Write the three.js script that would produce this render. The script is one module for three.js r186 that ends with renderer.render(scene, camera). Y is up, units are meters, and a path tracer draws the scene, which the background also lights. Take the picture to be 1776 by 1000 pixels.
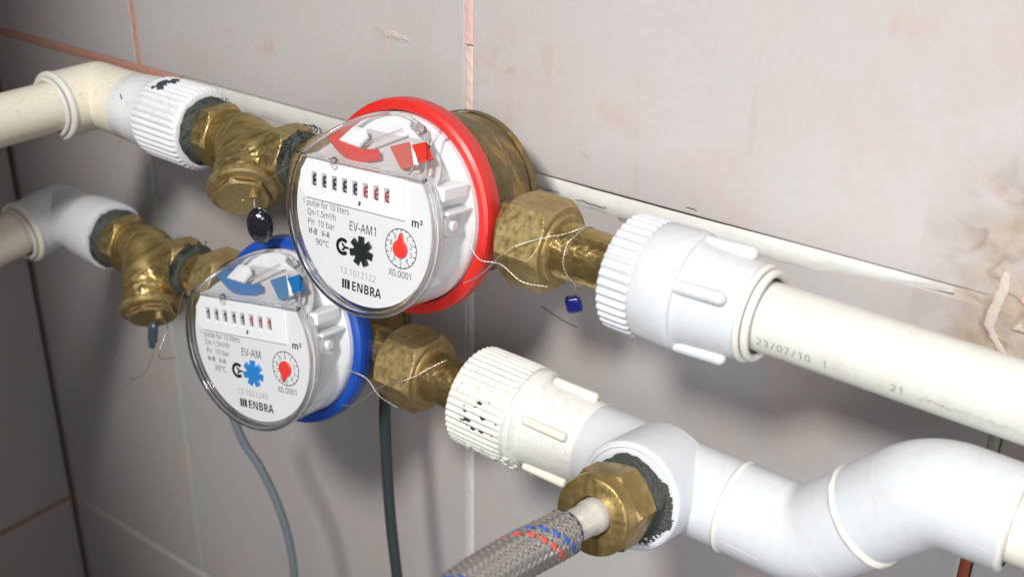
import * as THREE from 'three';
import { RoundedBoxGeometry } from 'three/addons/geometries/RoundedBoxGeometry.js';
import { ImprovedNoise } from 'three/addons/math/ImprovedNoise.js';
import { MarchingCubes } from 'three/addons/objects/MarchingCubes.js';
import { mergeGeometries, toCreasedNormals } from 'three/addons/utils/BufferGeometryUtils.js';

// ------------------------------------------------------------------ camera, light, exposure
const scene = new THREE.Scene();
scene.background = new THREE.Color(0.058, 0.055, 0.053);
const camera = new THREE.PerspectiveCamera(28.04, 1024 / 576, 0.02, 20);
{
  const right = new THREE.Vector3(0.79919, 0.01587, -0.60087), up = new THREE.Vector3(-0.27308, 0.90012, -0.33943), fwd = new THREE.Vector3(-0.53547, -0.43536, -0.72370);
  camera.matrixAutoUpdate = true;
  camera.quaternion.setFromRotationMatrix(new THREE.Matrix4().makeBasis(right, up, fwd.clone().negate()));
  camera.position.set(0.26196, 0.14720, 0.32561);
  camera.focus = 0.365; camera.userData.fStop = 13;
}
const renderer = new THREE.WebGLRenderer({ antialias: true });
renderer.setSize(1024, 576);
renderer.toneMapping = THREE.LinearToneMapping;
renderer.toneMappingExposure = 1.54;
renderer.shadowMap.enabled = true;
const key = new THREE.SpotLight(0xfffdfa, 1.45, 0, 0.513, 0.06, 2);
key.position.set(0.20, 0.50, 0.64); key.target.position.set(0.19, 0.08, 0);
key.castShadow = true; key.shadow.radius = 3.0; key.shadow.mapSize.set(2048, 2048);
key.shadow.camera.near = 0.05; key.shadow.camera.far = 3;
scene.add(key, key.target);
const roomLamp = new THREE.SpotLight(0xf8faff, 0.68, 0, 0.375, 0.3, 2);
roomLamp.position.set(0.50, 0.13, 0.45); roomLamp.target.position.set(0.15, -0.05, 0);
roomLamp.castShadow = true; roomLamp.shadow.radius = 10; roomLamp.shadow.mapSize.set(2048, 2048); roomLamp.shadow.camera.near = 0.05; roomLamp.shadow.camera.far = 3;
scene.add(roomLamp.target);
scene.add(roomLamp);

// ------------------------------------------------------------------ helpers
const MM = 0.001, V3 = (x, y, z) => new THREE.Vector3(x, y, z);
let seed = 7;
const rnd = () => { seed = (seed * 1664525 + 1013904223) % 4294967296; return seed / 4294967296; };
const perlin = new ImprovedNoise();
const noise = (x, y, z = 0) => perlin.noise(x + 31.7, y + 17.3, z + 5.1);
const fbm = (x, y, z = 0, n = 4) => { let s = 0, a = 0.5, f = 1; for (let i = 0; i < n; i++) { s += a * noise(x * f, y * f, z * f + i * 9.1); a *= 0.5; f *= 2.03; } return s; };
const clamp = (v, a = 0, b = 1) => Math.min(b, Math.max(a, v));
const smooth = (a, b, v) => { const t = clamp((v - a) / (b - a)); return t * t * (3 - 2 * t); };
const used = {};
const numbered = (n) => { const k = (used[n] = (used[n] ?? -1) + 1); return k ? `${n}_${String(k).padStart(3, '0')}` : n; };
function thing(name, label, category, pos = [0, 0, 0], group) {
  const o = new THREE.Group(); o.name = numbered(name); scene.add(o);
  o.position.set(pos[0] * MM, pos[1] * MM, pos[2] * MM);
  o.userData = { label, category };
  if (group) o.userData.group = group;
  return o;
}
// geometry in millimetres -> a mesh in metres
function part(name, geos, mat, parent, label, kind) {
  let list = Array.isArray(geos) ? geos : [geos];
  list = list.map((g) => { const h = g.index ? g.toNonIndexed() : g; for (const k of Object.keys(h.attributes)) if (!['position', 'normal', 'uv'].includes(k)) h.deleteAttribute(k); if (!h.attributes.uv) h.setAttribute('uv', new THREE.BufferAttribute(new Float32Array(h.attributes.position.count * 2), 2)); return h; });
  const g = (list.length > 1 ? mergeGeometries(list) : list[0].clone()).scale(MM, MM, MM);
  const m = new THREE.Mesh(g, mat);
  m.name = name; m.castShadow = m.receiveShadow = true;
  if (label) m.userData.label = label;
  if (kind) m.userData.kind = kind;
  parent.add(m);
  return m;
}
// surface of revolution about X: profile [[x, r] ...]; mod(x, theta, r) -> r
function rev(profile, { n = 96, mod = null, crease = 0.55, a0 = 0, a1 = Math.PI * 2, sub = 1 } = {}) {
  const pr = [];
  for (let i = 0; i < profile.length - 1; i++) for (let k = 0; k < sub; k++) { const t = k / sub; pr.push([profile[i][0] + (profile[i + 1][0] - profile[i][0]) * t, profile[i][1] + (profile[i + 1][1] - profile[i][1]) * t]); }
  pr.push(profile[profile.length - 1]);
  const pos = [], uv = [], idx = [];
  let len = 0;
  pr.forEach(([x, r], i) => {
    if (i) len += Math.hypot(x - pr[i - 1][0], r - pr[i - 1][1]);
    for (let k = 0; k <= n; k++) {
      const a = a0 + ((a1 - a0) * k) / n, rr = mod ? mod(x, a, r) : r;
      pos.push(x, rr * Math.cos(a), rr * Math.sin(a)); uv.push((k / n) * 4, len / 25);
    }
  });
  for (let i = 0; i < pr.length - 1; i++) for (let k = 0; k < n; k++) { const a = i * (n + 1) + k, b = a + n + 1; idx.push(a, a + 1, b, b, a + 1, b + 1); }
  const g = new THREE.BufferGeometry();
  g.setAttribute('position', new THREE.Float32BufferAttribute(pos, 3)); g.setAttribute('uv', new THREE.Float32BufferAttribute(uv, 2)); g.setIndex(idx);
  return toCreasedNormals(g, crease);
}
const revZ = (p, o) => rev(p, o).rotateY(-Math.PI / 2);           // profile along +Z
function along(geo, dir, at) {                                    // a +X geometry turned to dir, moved to at
  return geo.applyQuaternion(new THREE.Quaternion().setFromUnitVectors(V3(1, 0, 0), dir.clone().normalize())).translate(at.x, at.y, at.z);
}
function hex(af, x0, x1, hole, ch = 1) {                          // chamfered hexagon about X with a bore
  const ra = af / 2, n = 144;
  const rh = (a) => ra / Math.cos(((((a + Math.PI / 6) % (Math.PI / 3)) + Math.PI / 3) % (Math.PI / 3)) - Math.PI / 6);
  const prof = [[x0 + 0.6, hole], [x0, hole + 0.4]], N = 7, d = 0.18 * ra * ch;
  for (let i = 0; i <= N; i++) prof.push([x0 + (d * i) / N, 99]);
  for (let i = 0; i <= N; i++) prof.push([x1 - d + (d * i) / N, 99]);
  prof.push([x1, hole + 0.4], [x1 - 0.6, hole]);
  return rev(prof, { n, crease: 0.4, mod: (x, a, r) => (r < 90 ? r : Math.min(rh(a), ra * 0.985 + Math.min(x - x0, x1 - x) * 1.1)) });
}
const tube = (pts, r, seg = 60, rad = 10, closed = false) => new THREE.TubeGeometry(new THREE.CatmullRomCurve3(pts.map((p) => (p.isVector3 ? p : V3(...p))), closed, 'centripetal'), seg, r, rad, closed);
const torus = (r, t, seg = 64) => new THREE.TorusGeometry(r, t, 10, seg).rotateY(Math.PI / 2);   // about X
const box = (w, h, d, x = 0, y = 0, z = 0, r = 0.3) => new RoundedBoxGeometry(w, h, d, 2, Math.min(r, w / 2.1, h / 2.1, d / 2.1)).translate(x, y, z);

// ------------------------------------------------------------------ textures
function dataTex(w, h, fn, srgb = true) {
  const d = new Uint8Array(w * h * 4);
  for (let y = 0; y < h; y++) for (let x = 0; x < w; x++) { const c = fn(x / w, y / h), i = (y * w + x) * 4; d[i] = clamp(c[0]) * 255; d[i + 1] = clamp(c[1]) * 255; d[i + 2] = clamp(c[2]) * 255; d[i + 3] = 255; }
  const t = new THREE.DataTexture(d, w, h); t.magFilter = t.minFilter = THREE.LinearFilter; t.wrapS = t.wrapT = THREE.MirroredRepeatWrapping;
  if (srgb) t.colorSpace = THREE.SRGBColorSpace;
  t.needsUpdate = true; return t;
}
const mix3 = (a, b, t) => [a[0] + (b[0] - a[0]) * t, a[1] + (b[1] - a[1]) * t, a[2] + (b[2] - a[2]) * t];
const grey = (v) => [v, v, v];
const marble = dataTex(1400, 1400, (u, v) => {                    // 400 mm of glazed tile: grey with peach clouds
  const x = u * 9, y = v * 9, w = fbm(x * 0.7, y * 0.7, 1, 3) * 2.2;
  const cloud = fbm(x * 0.9 + w, y * 0.6 - w, 3, 4), veil = fbm(x * 0.35 + 4, y * 0.35, 8, 3), fine = fbm(x * 14, y * 14, 2, 2);
  let c = mix3([0.797, 0.778, 0.772], [0.81, 0.745, 0.720], smooth(0.02, 0.46, cloud));
  c = mix3(c, [0.775, 0.768, 0.772], smooth(0.0, 0.35, -veil));
  c = mix3(c, [0.805, 0.685, 0.635], 0.62 * smooth(0.20, 0.50, fbm(x * 1.9 - w, y * 1.3, 6, 4)));
  c = mix3(c, [0.70, 0.63, 0.56], 0.6 * smooth(0.36, 0.6, fbm(x * 3.1 + 7, y * 3.1, 12, 4)));
  const drip = smooth(0.25, 0.6, fbm(u * 60, v * 5, 44, 3));
  return c.map((q, i) => q + fine * 0.02 - drip * [0.015, 0.03, 0.045][i]);
});
const marbleLow = dataTex(1024, 1024, (u, v) => {
  const x = u * 9, y = v * 9, w = fbm(x * 0.7 + 40, y * 0.7, 1, 3) * 2;
  let c = mix3([0.768, 0.754, 0.746], [0.795, 0.752, 0.732], smooth(-0.1, 0.4, fbm(x + w, y * 0.6 - w, 23, 4)));
  c = mix3(c, [0.80, 0.68, 0.64], 0.4 * smooth(0.22, 0.5, fbm(x * 1.7 - w, y * 1.1, 26, 4)));
  return c.map((q) => q + fbm(x * 14, y * 14, 2, 2) * 0.02);
});
const wave = dataTex(256, 256, (u, v) => grey(0.5 + fbm(u * 7, v * 7, 4, 4)), false);
const patina = dataTex(512, 512, (u, v) => {                      // dull brass: olive brown with bare yellow patches
  const x = u * 2.6, y = v * 2.6, w = fbm(x, y, 2, 3) * 1.2;
  let c = mix3([0.50, 0.44, 0.31], [0.66, 0.55, 0.33], smooth(-0.02, 0.14, fbm(x * 1.1 + w, y * 0.8 + w, 5, 4)));
  c = mix3(c, [0.40, 0.35, 0.26], 0.6 * smooth(0.12, 0.4, fbm(x * 2.4, y * 2.4 - w, 9, 4)));
  return c.map((q) => q + fbm(x * 20, y * 20, 3, 2) * 0.03);
});
const brassTex = dataTex(512, 512, (u, v) => {
  const x = u * 4, y = v * 4;
  let c = mix3([0.74, 0.66, 0.48], [0.67, 0.585, 0.40], smooth(-0.25, 0.35, fbm(x, y, 15, 4)));
  c = mix3(c, [0.52, 0.42, 0.27], 0.2 * smooth(0.3, 0.6, fbm(x * 2.1, y * 2.1, 19, 4)));
  return c.map((q) => q + fbm(x * 20, y * 20, 13, 2) * 0.025);
});
const roughTex = dataTex(256, 256, (u, v) => grey(0.72 + 0.9 * fbm(u * 12, v * 12, 33, 4)), false);
const castBump = dataTex(256, 256, (u, v) => grey(0.5 + 0.9 * fbm(u * 26, v * 26, 41, 3)), false);
const plasticTex = dataTex(512, 512, (u, v) => {
  const k = fbm(u * 10, v * 10, 51, 4), s = fbm(u * 55, v * 55, 57, 2);
  return mix3([0.995, 0.995, 0.995], [0.93, 0.915, 0.88], smooth(0.05, 0.5, k)).map((q) => q - 0.16 * smooth(0.33, 0.5, s));
});

const scuffTex = dataTex(512, 512, (u, v) => {
  const s = fbm(u * 46, v * 46, 83, 2), st = fbm(u * 6, v * 70, 87, 3), c = mix3([1, 1, 1], [0.975, 0.968, 0.955], smooth(0.0, 0.45, fbm(u * 5, v * 5, 81, 4)));
  return c.map((q) => q - 0.16 * smooth(0.47, 0.56, s) - 0.03 * smooth(0.3, 0.5, st));
});
// ------------------------------------------------------------------ materials
const lin = (r, g, b) => new THREE.Color().setRGB(r, g, b);
const std = (c, rough, o = {}) => new THREE.MeshStandardMaterial({ color: Array.isArray(c) ? lin(...c) : c, roughness: rough, ...o });
const phys = (c, rough, o = {}) => new THREE.MeshPhysicalMaterial({ color: Array.isArray(c) ? lin(...c) : c, roughness: rough, ...o });
const M = {
  tile: phys([0.86, 0.86, 0.86], 0.3, { map: marble, bumpMap: wave, bumpScale: 0.00025, specularIntensity: 0.8 }),
  tileLow: phys([0.86, 0.86, 0.86], 0.24, { map: marbleLow, bumpMap: wave, bumpScale: 0.00025 }),
  groutOrange: std([0.56, 0.29, 0.22], 0.9), groutPeach: std([0.68, 0.46, 0.39], 0.9), groutWorn: std([0.70, 0.53, 0.46], 0.9), groutPale: std([0.62, 0.60, 0.57], 0.85), groutGreen: std([0.40, 0.42, 0.36], 0.85), groutRust: std([0.30, 0.07, 0.03], 0.9), groutBrown: std([0.36, 0.22, 0.12], 0.9),
  mortar: std([0.35, 0.31, 0.28], 0.95), caulk: std([0.66, 0.65, 0.625], 0.5, { bumpMap: castBump, bumpScale: 0.0002 }), dark: std([0.03, 0.028, 0.025], 0.8), glue: std([0.57, 0.50, 0.435], 0.7, { bumpMap: castBump, bumpScale: 0.0003 }),
  white: phys([0.77, 0.78, 0.79], 0.33, { map: plasticTex }), whiteClean: phys([0.60, 0.625, 0.65], 0.34, { map: scuffTex, clearcoat: 0.15, clearcoatRoughness: 0.3 }),
  cream: phys([0.78, 0.745, 0.65], 0.38, { map: plasticTex }), creamDeep: phys([0.82, 0.765, 0.635], 0.4, { map: plasticTex }), bead: phys([0.70, 0.68, 0.62], 0.4),
  brass: phys([0.86, 0.84, 0.79], 0.7, { metalness: 0.72, map: brassTex, roughnessMap: roughTex, bumpMap: wave, bumpScale: 0.00005 }),
  cast: phys([0.84, 0.82, 0.72], 0.6, { metalness: 0.85, map: brassTex, roughnessMap: roughTex, bumpMap: castBump, bumpScale: 0.00005 }),
  patina: phys([0.88, 0.86, 0.8], 0.7, { metalness: 0.6, map: patina, roughnessMap: roughTex, bumpMap: castBump, bumpScale: 0.00008 }),
  tail: phys([0.9, 0.84, 0.72], 0.34, { metalness: 0.85, map: brassTex, roughnessMap: roughTex, bumpMap: wave, bumpScale: 0.0002 }),
  steel: phys([0.78, 0.78, 0.77], 0.4, { metalness: 0.35, roughnessMap: roughTex }), strand: phys([0.72, 0.68, 0.64], 0.34, { metalness: 0.9 }),
  wire: phys([0.74, 0.70, 0.62], 0.3, { metalness: 0.9 }),
  red: phys([0.64, 0.022, 0.016], 0.42, { map: plasticTex, clearcoat: 0.2, clearcoatRoughness: 0.3 }), redFlag: phys([0.62, 0.03, 0.018], 0.45), blue: phys([0.008, 0.07, 0.40], 0.42, { map: plasticTex, clearcoat: 0.2, clearcoatRoughness: 0.3 }), blueFlag: phys([0.006, 0.14, 0.40], 0.45),
  dialWhite: phys([0.85, 0.86, 0.87], 0.4), milky: phys([0.82, 0.83, 0.84], 0.45), slot: std([0.30, 0.30, 0.31], 0.7),
  clear: phys([0.985, 0.985, 0.985], 0.04, { transmission: 1, thickness: 0, ior: 1.58, side: THREE.DoubleSide }),
  smoky: phys([0.56, 0.54, 0.54], 0.5),
  hazy: phys([0.95, 0.95, 0.95], 0.08, { transmission: 0.94, thickness: 0, ior: 1.5, side: THREE.DoubleSide }),
  clearSolid: phys([0.97, 0.97, 0.97], 0.08, { transmission: 1, thickness: 0.003, ior: 1.48, attenuationColor: lin(0.9, 0.92, 0.93), attenuationDistance: 0.02 }),
  star: std([0.012, 0.018, 0.02], 0.4), starBlue: std([0.02, 0.22, 0.62], 0.4), pointer: std([0.80, 0.05, 0.035], 0.4),
  paste: std([0.05, 0.056, 0.047], 0.7, { bumpMap: castBump, bumpScale: 0.0005 }), seal: phys([0.012, 0.014, 0.02], 0.12, { clearcoat: 1, clearcoatRoughness: 0.08 }), sealGrey: phys([0.06, 0.08, 0.1], 0.22, { clearcoat: 0.8 }), sealBlue: phys([0.006, 0.012, 0.14], 0.2, { clearcoat: 0.6 }),
  cable: phys([0.15, 0.18, 0.20], 0.5), cableDark: phys([0.028, 0.042, 0.047], 0.5), redThread: std([0.72, 0.06, 0.035], 0.5), blueThread: std([0.02, 0.10, 0.45], 0.5), liner: std([0.10, 0.10, 0.11], 0.5),
  liner2: std([0.012, 0.018, 0.07], 0.5), seam: std([0.52, 0.52, 0.52], 0.6), ink: std([0.04, 0.05, 0.07], 0.7),
};

// ------------------------------------------------------------------ the two tiled walls
function tileGeo(w, h, d, uo, vo) {
  const g = new RoundedBoxGeometry(w, h, d, 3, 0.9), p = g.attributes.position, uv = g.attributes.uv;
  for (let i = 0; i < p.count; i++) uv.setXY(i, uo + (p.getX(i) + w / 2) / 400, vo + (p.getY(i) + h / 2) / 400);
  return g;
}
function jointGeo(len, w, ang, sd) {                              // a lumpy strip of grout along X in the XY plane
  const g = new THREE.PlaneGeometry(len, w, Math.round(len / 1.1), 6), p = g.attributes.position;
  for (let i = 0; i < p.count; i++) { const e = 1 - Math.pow(Math.abs(p.getY(i)) / (w / 2), 2); p.setZ(i, e * (0.5 + 0.9 * fbm(p.getX(i) * 0.35 + sd, p.getY(i) * 0.5, sd, 3)) + 0.25 * noise(p.getX(i) * 1.3, p.getY(i) * 1.3, sd)); }
  g.rotateZ(ang); g.computeVertexNormals(); return g;
}
const wall = new THREE.Group(); wall.name = 'wall'; wall.userData = { kind: 'structure', label: 'tiled wall behind the water meters with grey and pinkish glazed tiles' }; scene.add(wall);
part('mortar_bed', new THREE.BoxGeometry(760, 930, 30).translate(60, -150, -24), M.mortar, wall);
const colX = [[-329, -202], [-199, -1.9], [1.9, 202.2], [206, 404]], rowY = [[1.7, 302, 0.9, M.tile], [-302.6, -1.7, 0, M.tileLow], [-606, -305.4, 0, M.tileLow]];
rowY.forEach(([y0, y1, z, mt], r) => colX.forEach(([x0, x1], c) => {
  const g = tileGeo(x1 - x0, y1 - y0, 8, [0.13, 0.52, 0.05, 0.6][c] + r * 0.21, [0.1, 0.22, 0.34, 0.02][c] + r * 0.3).translate((x0 + x1) / 2, (y0 + y1) / 2, z - 4);
  part('tile', g, mt, wall);
}));
const joint = (x0, y0, x1, y1, w, m, z, sd) => part('grout_joint', jointGeo(Math.hypot(x1 - x0, y1 - y0), w, Math.atan2(y1 - y0, x1 - x0), sd).translate((x0 + x1) / 2, (y0 + y1) / 2, z), m, wall);
joint(-330, 0, -170, 0, 5.2, M.groutOrange, 0.1, 1); joint(-200.5, 2, -200.5, 300, 4.4, M.groutOrange, 0.3, 2); joint(0, 44, 0, 300, 4.6, M.groutPeach, 0.3, 3); joint(0, 1, 0, 43.4, 4.2, M.groutWorn, -0.2, 13);
joint(204, 2, 204, 300, 4.6, M.groutPeach, 0.5, 4); joint(-200.5, -2, -200.5, -302, 4.2, M.groutGreen, -0.9, 5); joint(0, -2, 0, -302, 4.6, M.groutPale, -0.7, 6);
joint(204, -2, 204, -66, 3.4, M.groutGreen, -0.9, 14); joint(204, -66, 204, -302, 3.2, M.groutRust, -0.9, 7); joint(-330, -304, 404, -304, 4.4, M.groutPale, -0.8, 8); joint(-328.5, 0, -328.5, -600, 4, M.groutBrown, -0.6, 9);
{ // caulk bead under the upper tiles, uneven, with cracks
  const n = 260, k = 9, pos = [], idx = [], uv = [];
  for (let i = 0; i <= n; i++) {
    const x = -176 + (380 * i) / n, end = smooth(-176, -150, x) * (1 - smooth(140, 198, x)), h = 7.4 + 1.5 * fbm(x * 0.05, 1, 3, 3), d = 1.7 + 0.9 * fbm(x * 0.08, 4, 7, 3);
    for (let j = 0; j <= k; j++) { const t = j / k; pos.push(x, 1.5 - 0.75 * smooth(10, 60, x) + 0.9 * smooth(90, 170, x) - (h + 1.5 * (1 - smooth(10, 60, x))) * (1 - 0.75 * smooth(130, 198, x)) * t, -0.7 + end * d * Math.pow(Math.sin(Math.PI * (0.16 + 0.84 * (1 - t))), 0.8) + 0.16 * noise(x * 0.3, t * 4, 2)); uv.push(x / 160, t * 0.06); }
  }
  for (let i = 0; i < n; i++) for (let j = 0; j < k; j++) { const a = i * (k + 1) + j, b = a + k + 1; idx.push(a, a + 1, b, b, a + 1, b + 1); }
  const g = new THREE.BufferGeometry(); g.setAttribute('position', new THREE.Float32BufferAttribute(pos, 3)); g.setAttribute('uv', new THREE.Float32BufferAttribute(uv, 2)); g.setIndex(idx); g.computeVertexNormals();
  part('caulk_bead', g, M.caulk, wall, 'white caulk bead under the upper tiles');
  for (const [x0, x1, y, t] of [[32, 43, -3.0, 0.09], [50, 63, -3.6, 0.11], [68, 73, -6.0, 0.14], [94, 98, 4.0, 0.15]]) {
    const pts = []; for (let i = 0; i <= 8; i++) pts.push([x0 + ((x1 - x0) * i) / 8, y + 0.7 * noise(i * 0.9, x0), y > 0 ? 0.95 : 2.1 + 0.2 * noise(i * 0.7, x1)]);
    part('crack', tube(pts, t, 24, 6), M.dark, wall);
  }
  part('scratch', tube([[35, -52, 0.05], [40, -53.2, 0.1], [46, -54.8, 0.1], [52, -55.6, 0.05]], 0.16, 20, 6), M.dark, wall, 'dark hairline scratch in the lower tile');
}
{ // old glue smeared over the joint at the right
  const blob = (x0, x1, y0, y1, f, name, m, z, label) => {
    const nx = 90, ny = 90, g = new THREE.PlaneGeometry(x1 - x0, y1 - y0, nx, ny).translate((x0 + x1) / 2, (y0 + y1) / 2, 0), p = g.attributes.position;
    for (let i = 0; i < p.count; i++) { const x = p.getX(i), y = p.getY(i); p.setZ(i, z + f(x, y)); }
    g.computeVertexNormals(); part(name, g, m, wall, label);
  };
  const stain = new THREE.PlaneGeometry(64, 96, 1, 1).translate(204, 6, 1.05);
  const amt = (u, v) => { const x = 172 + u * 64, y = -42 + v * 96; return smooth(166, 196, x - 5 * fbm(y * 0.05, 2, 1, 3)) * smooth(50, 22, y + 10 * fbm(x * 0.05, y * 0.05, 5, 3)) * smooth(-40, -14, y) * clamp(0.62 + 1.5 * fbm(x * 0.07, y * 0.07, 9, 4)); };
  const al = dataTex(256, 384, (u, v) => grey(0.62 * amt(u, v)), false), cl = dataTex(256, 384, (u, v) => mix3(mix3([0.80, 0.73, 0.66], [0.72, 0.62, 0.52], smooth(-0.2, 0.4, fbm(u * 9, v * 13, 5, 4))), [0.60, 0.48, 0.37], 0.75 * smooth(0.07, 0.0, Math.abs(fbm(u * 3.4 + 2, v * 5, 61, 3)))));
  part('glue_stain', stain, std([1, 1, 1], 0.75, { map: cl, alphaMap: al, bumpMap: castBump, bumpScale: 0.0003, transparent: true, depthWrite: false }), wall, 'faint brownish glue stain over the joint at the right');
  blob(184, 232, -34, 22, (x, y) => {
    const cx = 196.5 + 0.9 * Math.sin(y * 0.2) + (y < -8 ? (-8 - y) * 0.75 : 0), q = Math.abs(x - cx) / (2.2 + 1.2 * fbm(x * 0.2, y * 0.2, 7, 3)), q2 = Math.hypot((x - 210) / 9, (y + 7 + 0.2 * (x - 210)) / 2.4) + 0.8 * fbm(x * 0.25, y * 0.25, 3, 3);
    const m = Math.max(smooth(1, 0, q) * smooth(14, 4, y), 0.9 * smooth(1, 0.2, q2)) + 0.06 * fbm(x * 0.6, y * 0.6, 1, 2);
    return m < 0.06 ? -1.2 : -0.08 + 0.3 * m;
  }, 'glue_ridge', M.glue, 1.05, 'beige ridge of old glue at the right');
  blob(-48, -26, 36, 48, (x, y) => { const q = 1 - Math.hypot((x + 37) / 9, (y - 41.5 + 0.12 * (x + 37)) / 1.7) + 0.9 * fbm(x * 0.4, y * 0.6, 2, 3); return q < 0 ? -1 : Math.min(0.25, q * 0.3); }, 'glue_spot', M.glue, 0.9);
}
const side = new THREE.Group(); side.name = 'side_wall'; side.userData = { kind: 'structure', label: 'dark tiled side wall at the left corner' }; scene.add(side);
part('mortar_bed', new THREE.BoxGeometry(30, 930, 430).translate(-355, -150, 175), M.mortar, side);
for (const [y0, y1] of [[1.7, 302], [-302.6, -1.7], [-606, -305.4]]) for (const [z0, z1] of [[2, 186], [189, 386]]) part('tile', tileGeo(z1 - z0, y1 - y0, 8, 0.3 + y0 / 900, 0.2 + z0 / 500).rotateY(Math.PI / 2).translate(-334, (y0 + y1) / 2, (z0 + z1) / 2), M.tileLow, side);
part('grout_joint', jointGeo(385, 4.4, 0, 11).rotateY(Math.PI / 2).translate(-330.8, -304, 193), M.groutBrown, side);
part('grout_joint', jointGeo(385, 4.4, 0, 12).rotateY(Math.PI / 2).translate(-330.8, 0, 193), M.groutBrown, side);

// ------------------------------------------------------------------ pipe lines: y falls a little to the right
const SL = -0.02, ZU = 56.5, ZL = 57.5, yU = (x) => 6.2 + SL * x, yL = (x) => -58.0 + SL * x;
const onU = (x) => [x, yU(x), ZU], onL = (x) => [x, yL(x), ZL];
function fitting(name, label, category, at, group) { const t = thing(name, label, category, at, group); t.rotation.z = SL; return t; }

function straightPipe(name, label, len, r, m, pos, dir, tex) {
  const t = thing(name, label, 'pipe', pos);
  const d = V3(...dir).normalize(); t.quaternion.setFromUnitVectors(V3(1, 0, 0), d);
  part('barrel', rev([[0, r - 2.6], [0, r], [len, r], [len, r - 2.6], [0, r - 2.6]], { n: 72 }), tex ?? m, t);
  return t;
}
// supply pipes at the left run out along the side wall
straightPipe('water_pipe', 'cream pipe entering at the left edge, upper of two', 190, 10, M.creamDeep, [-151, 9.2, 66], [0.0, -0.01, 1], null);
straightPipe('water_pipe', 'cream pipe entering at the left edge, lower of two', 190, 10, M.creamDeep, [-192, -54, 66], [0.03, -0.12, 1], null);

function elbow90(label, at, m, mEnd, zdir) {
  const t = fitting('pipe_elbow', label, 'pipe elbow', at);
  const R = 13.4, d = V3(...zdir).normalize();
  part('elbow_body', [rev([[0, R], [16, R], [24, R + 0.3]], { n: 64 }), new THREE.SphereGeometry(R, 48, 32), along(rev([[0, R], [20, R], [20.8, R - 0.6], [20.8, 10]], { n: 64 }), d, V3(0, 0, 0))], m, t);
  part('socket_rim', [along(torus(12.6, 1.5), d, d.clone().multiplyScalar(20)), along(torus(11.2, 1.0), d, d.clone().multiplyScalar(22.2))], mEnd, t);
  return t;
}
elbow90('cream elbow joining the upper left pipe to the white ribbed coupling', [-151, 9.2, ZU], M.creamDeep, M.bead, [0, -0.01, 1]);
const le = elbow90('white elbow joining the lower left pipe to the lower brass strainer', [-192, -54, ZL], M.whiteClean, M.cream, [0.03, -0.12, 1]);
part('threaded_end', rev([[16, 13.4], [24, 14.6], [37, 15.2], [39, 14.8], [39.4, 14], [39.4, 9]], { n: 72 }), M.whiteClean, le);

// a coupling: ribbed grip, smooth barrel, lugs
const ribs = (n, amp, x0, x1, pow = 1) => (x, a, r) => r + (x > x0 && x < x1 ? amp * Math.pow(0.5 + 0.5 * Math.cos(a * n), pow) * Math.min(1, (x - x0) / 0.8, (x1 - x) / 1.6) : 0);
{
  const t = fitting('threaded_coupling', 'white ribbed coupling with dark ink marks between cream elbow and upper strainer', 'pipe coupling', onU(-128));
  part('barrel', rev([[-1, 13.2], [0, 13.6], [10, 14.2], [16, 14.7]], { n: 96 }), M.white, t);
  part('ribbed_grip', rev([[16, 14.7], [18, 15], [24, 15.2], [32, 15.2], [42, 15.2], [43.6, 15.2], [44.6, 14.6], [44.9, 13.5], [44.9, 9]], { n: 320, mod: ribs(40, 0.95, 19, 44.2), sub: 2 }), M.white, t);
  const ink = [];
  for (let i = 0; i < 26; i++) { const a = -0.15 + 0.62 * (i / 25), x = 25 + 3 * noise(i * 0.4, 3), s = 0.5 + rnd() * 1.2; ink.push(along(rev([[-0.25, 0.01], [0.18, s * 0.9], [0.22, s * 0.7], [0.25, 0.01]], { n: 8 }), V3(0, Math.cos(a), Math.sin(a)), V3(x + rnd() * 3, 16 * Math.cos(a), 16 * Math.sin(a)))); }
  ink.push(along(box(0.5, 3.4, 0.5), V3(0, 0.8, 0.6), V3(9, 8.5, 11.4)));
  part('ink_mark', ink, M.ink, t);
}
function stainTex(dirty) {
  return dataTex(512, 512, (u, v) => {
    let c = mix3([0.97, 0.965, 0.95], [0.93, 0.915, 0.875], smooth(-0.05, 0.4, fbm(u * 9, v * 9, 61, 4)));
    if (dirty) { c = mix3(c, [0.16, 0.13, 0.10], 0.9 * smooth(0.40, 0.46, fbm(u * 34, v * 20, 67, 3))); c = mix3(c, [0.62, 0.50, 0.34], 0.45 * smooth(0.28, 0.5, fbm(u * 20, v * 20, 71, 3))); }
    return c;
  });
}
function lumpy(s) { const g = new THREE.SphereGeometry(1, 14, 10), p = g.attributes.position, k = rnd() * 40; for (let i = 0; i < p.count; i++) { const x = p.getX(i), y = p.getY(i), z = p.getZ(i), q = s * (0.8 + 1.1 * noise(x * 1.6 + k, y * 1.6, z * 1.6)); p.setXYZ(i, x * q * 1.7, y * q, z * q); } g.computeVertexNormals(); return g; }
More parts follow.
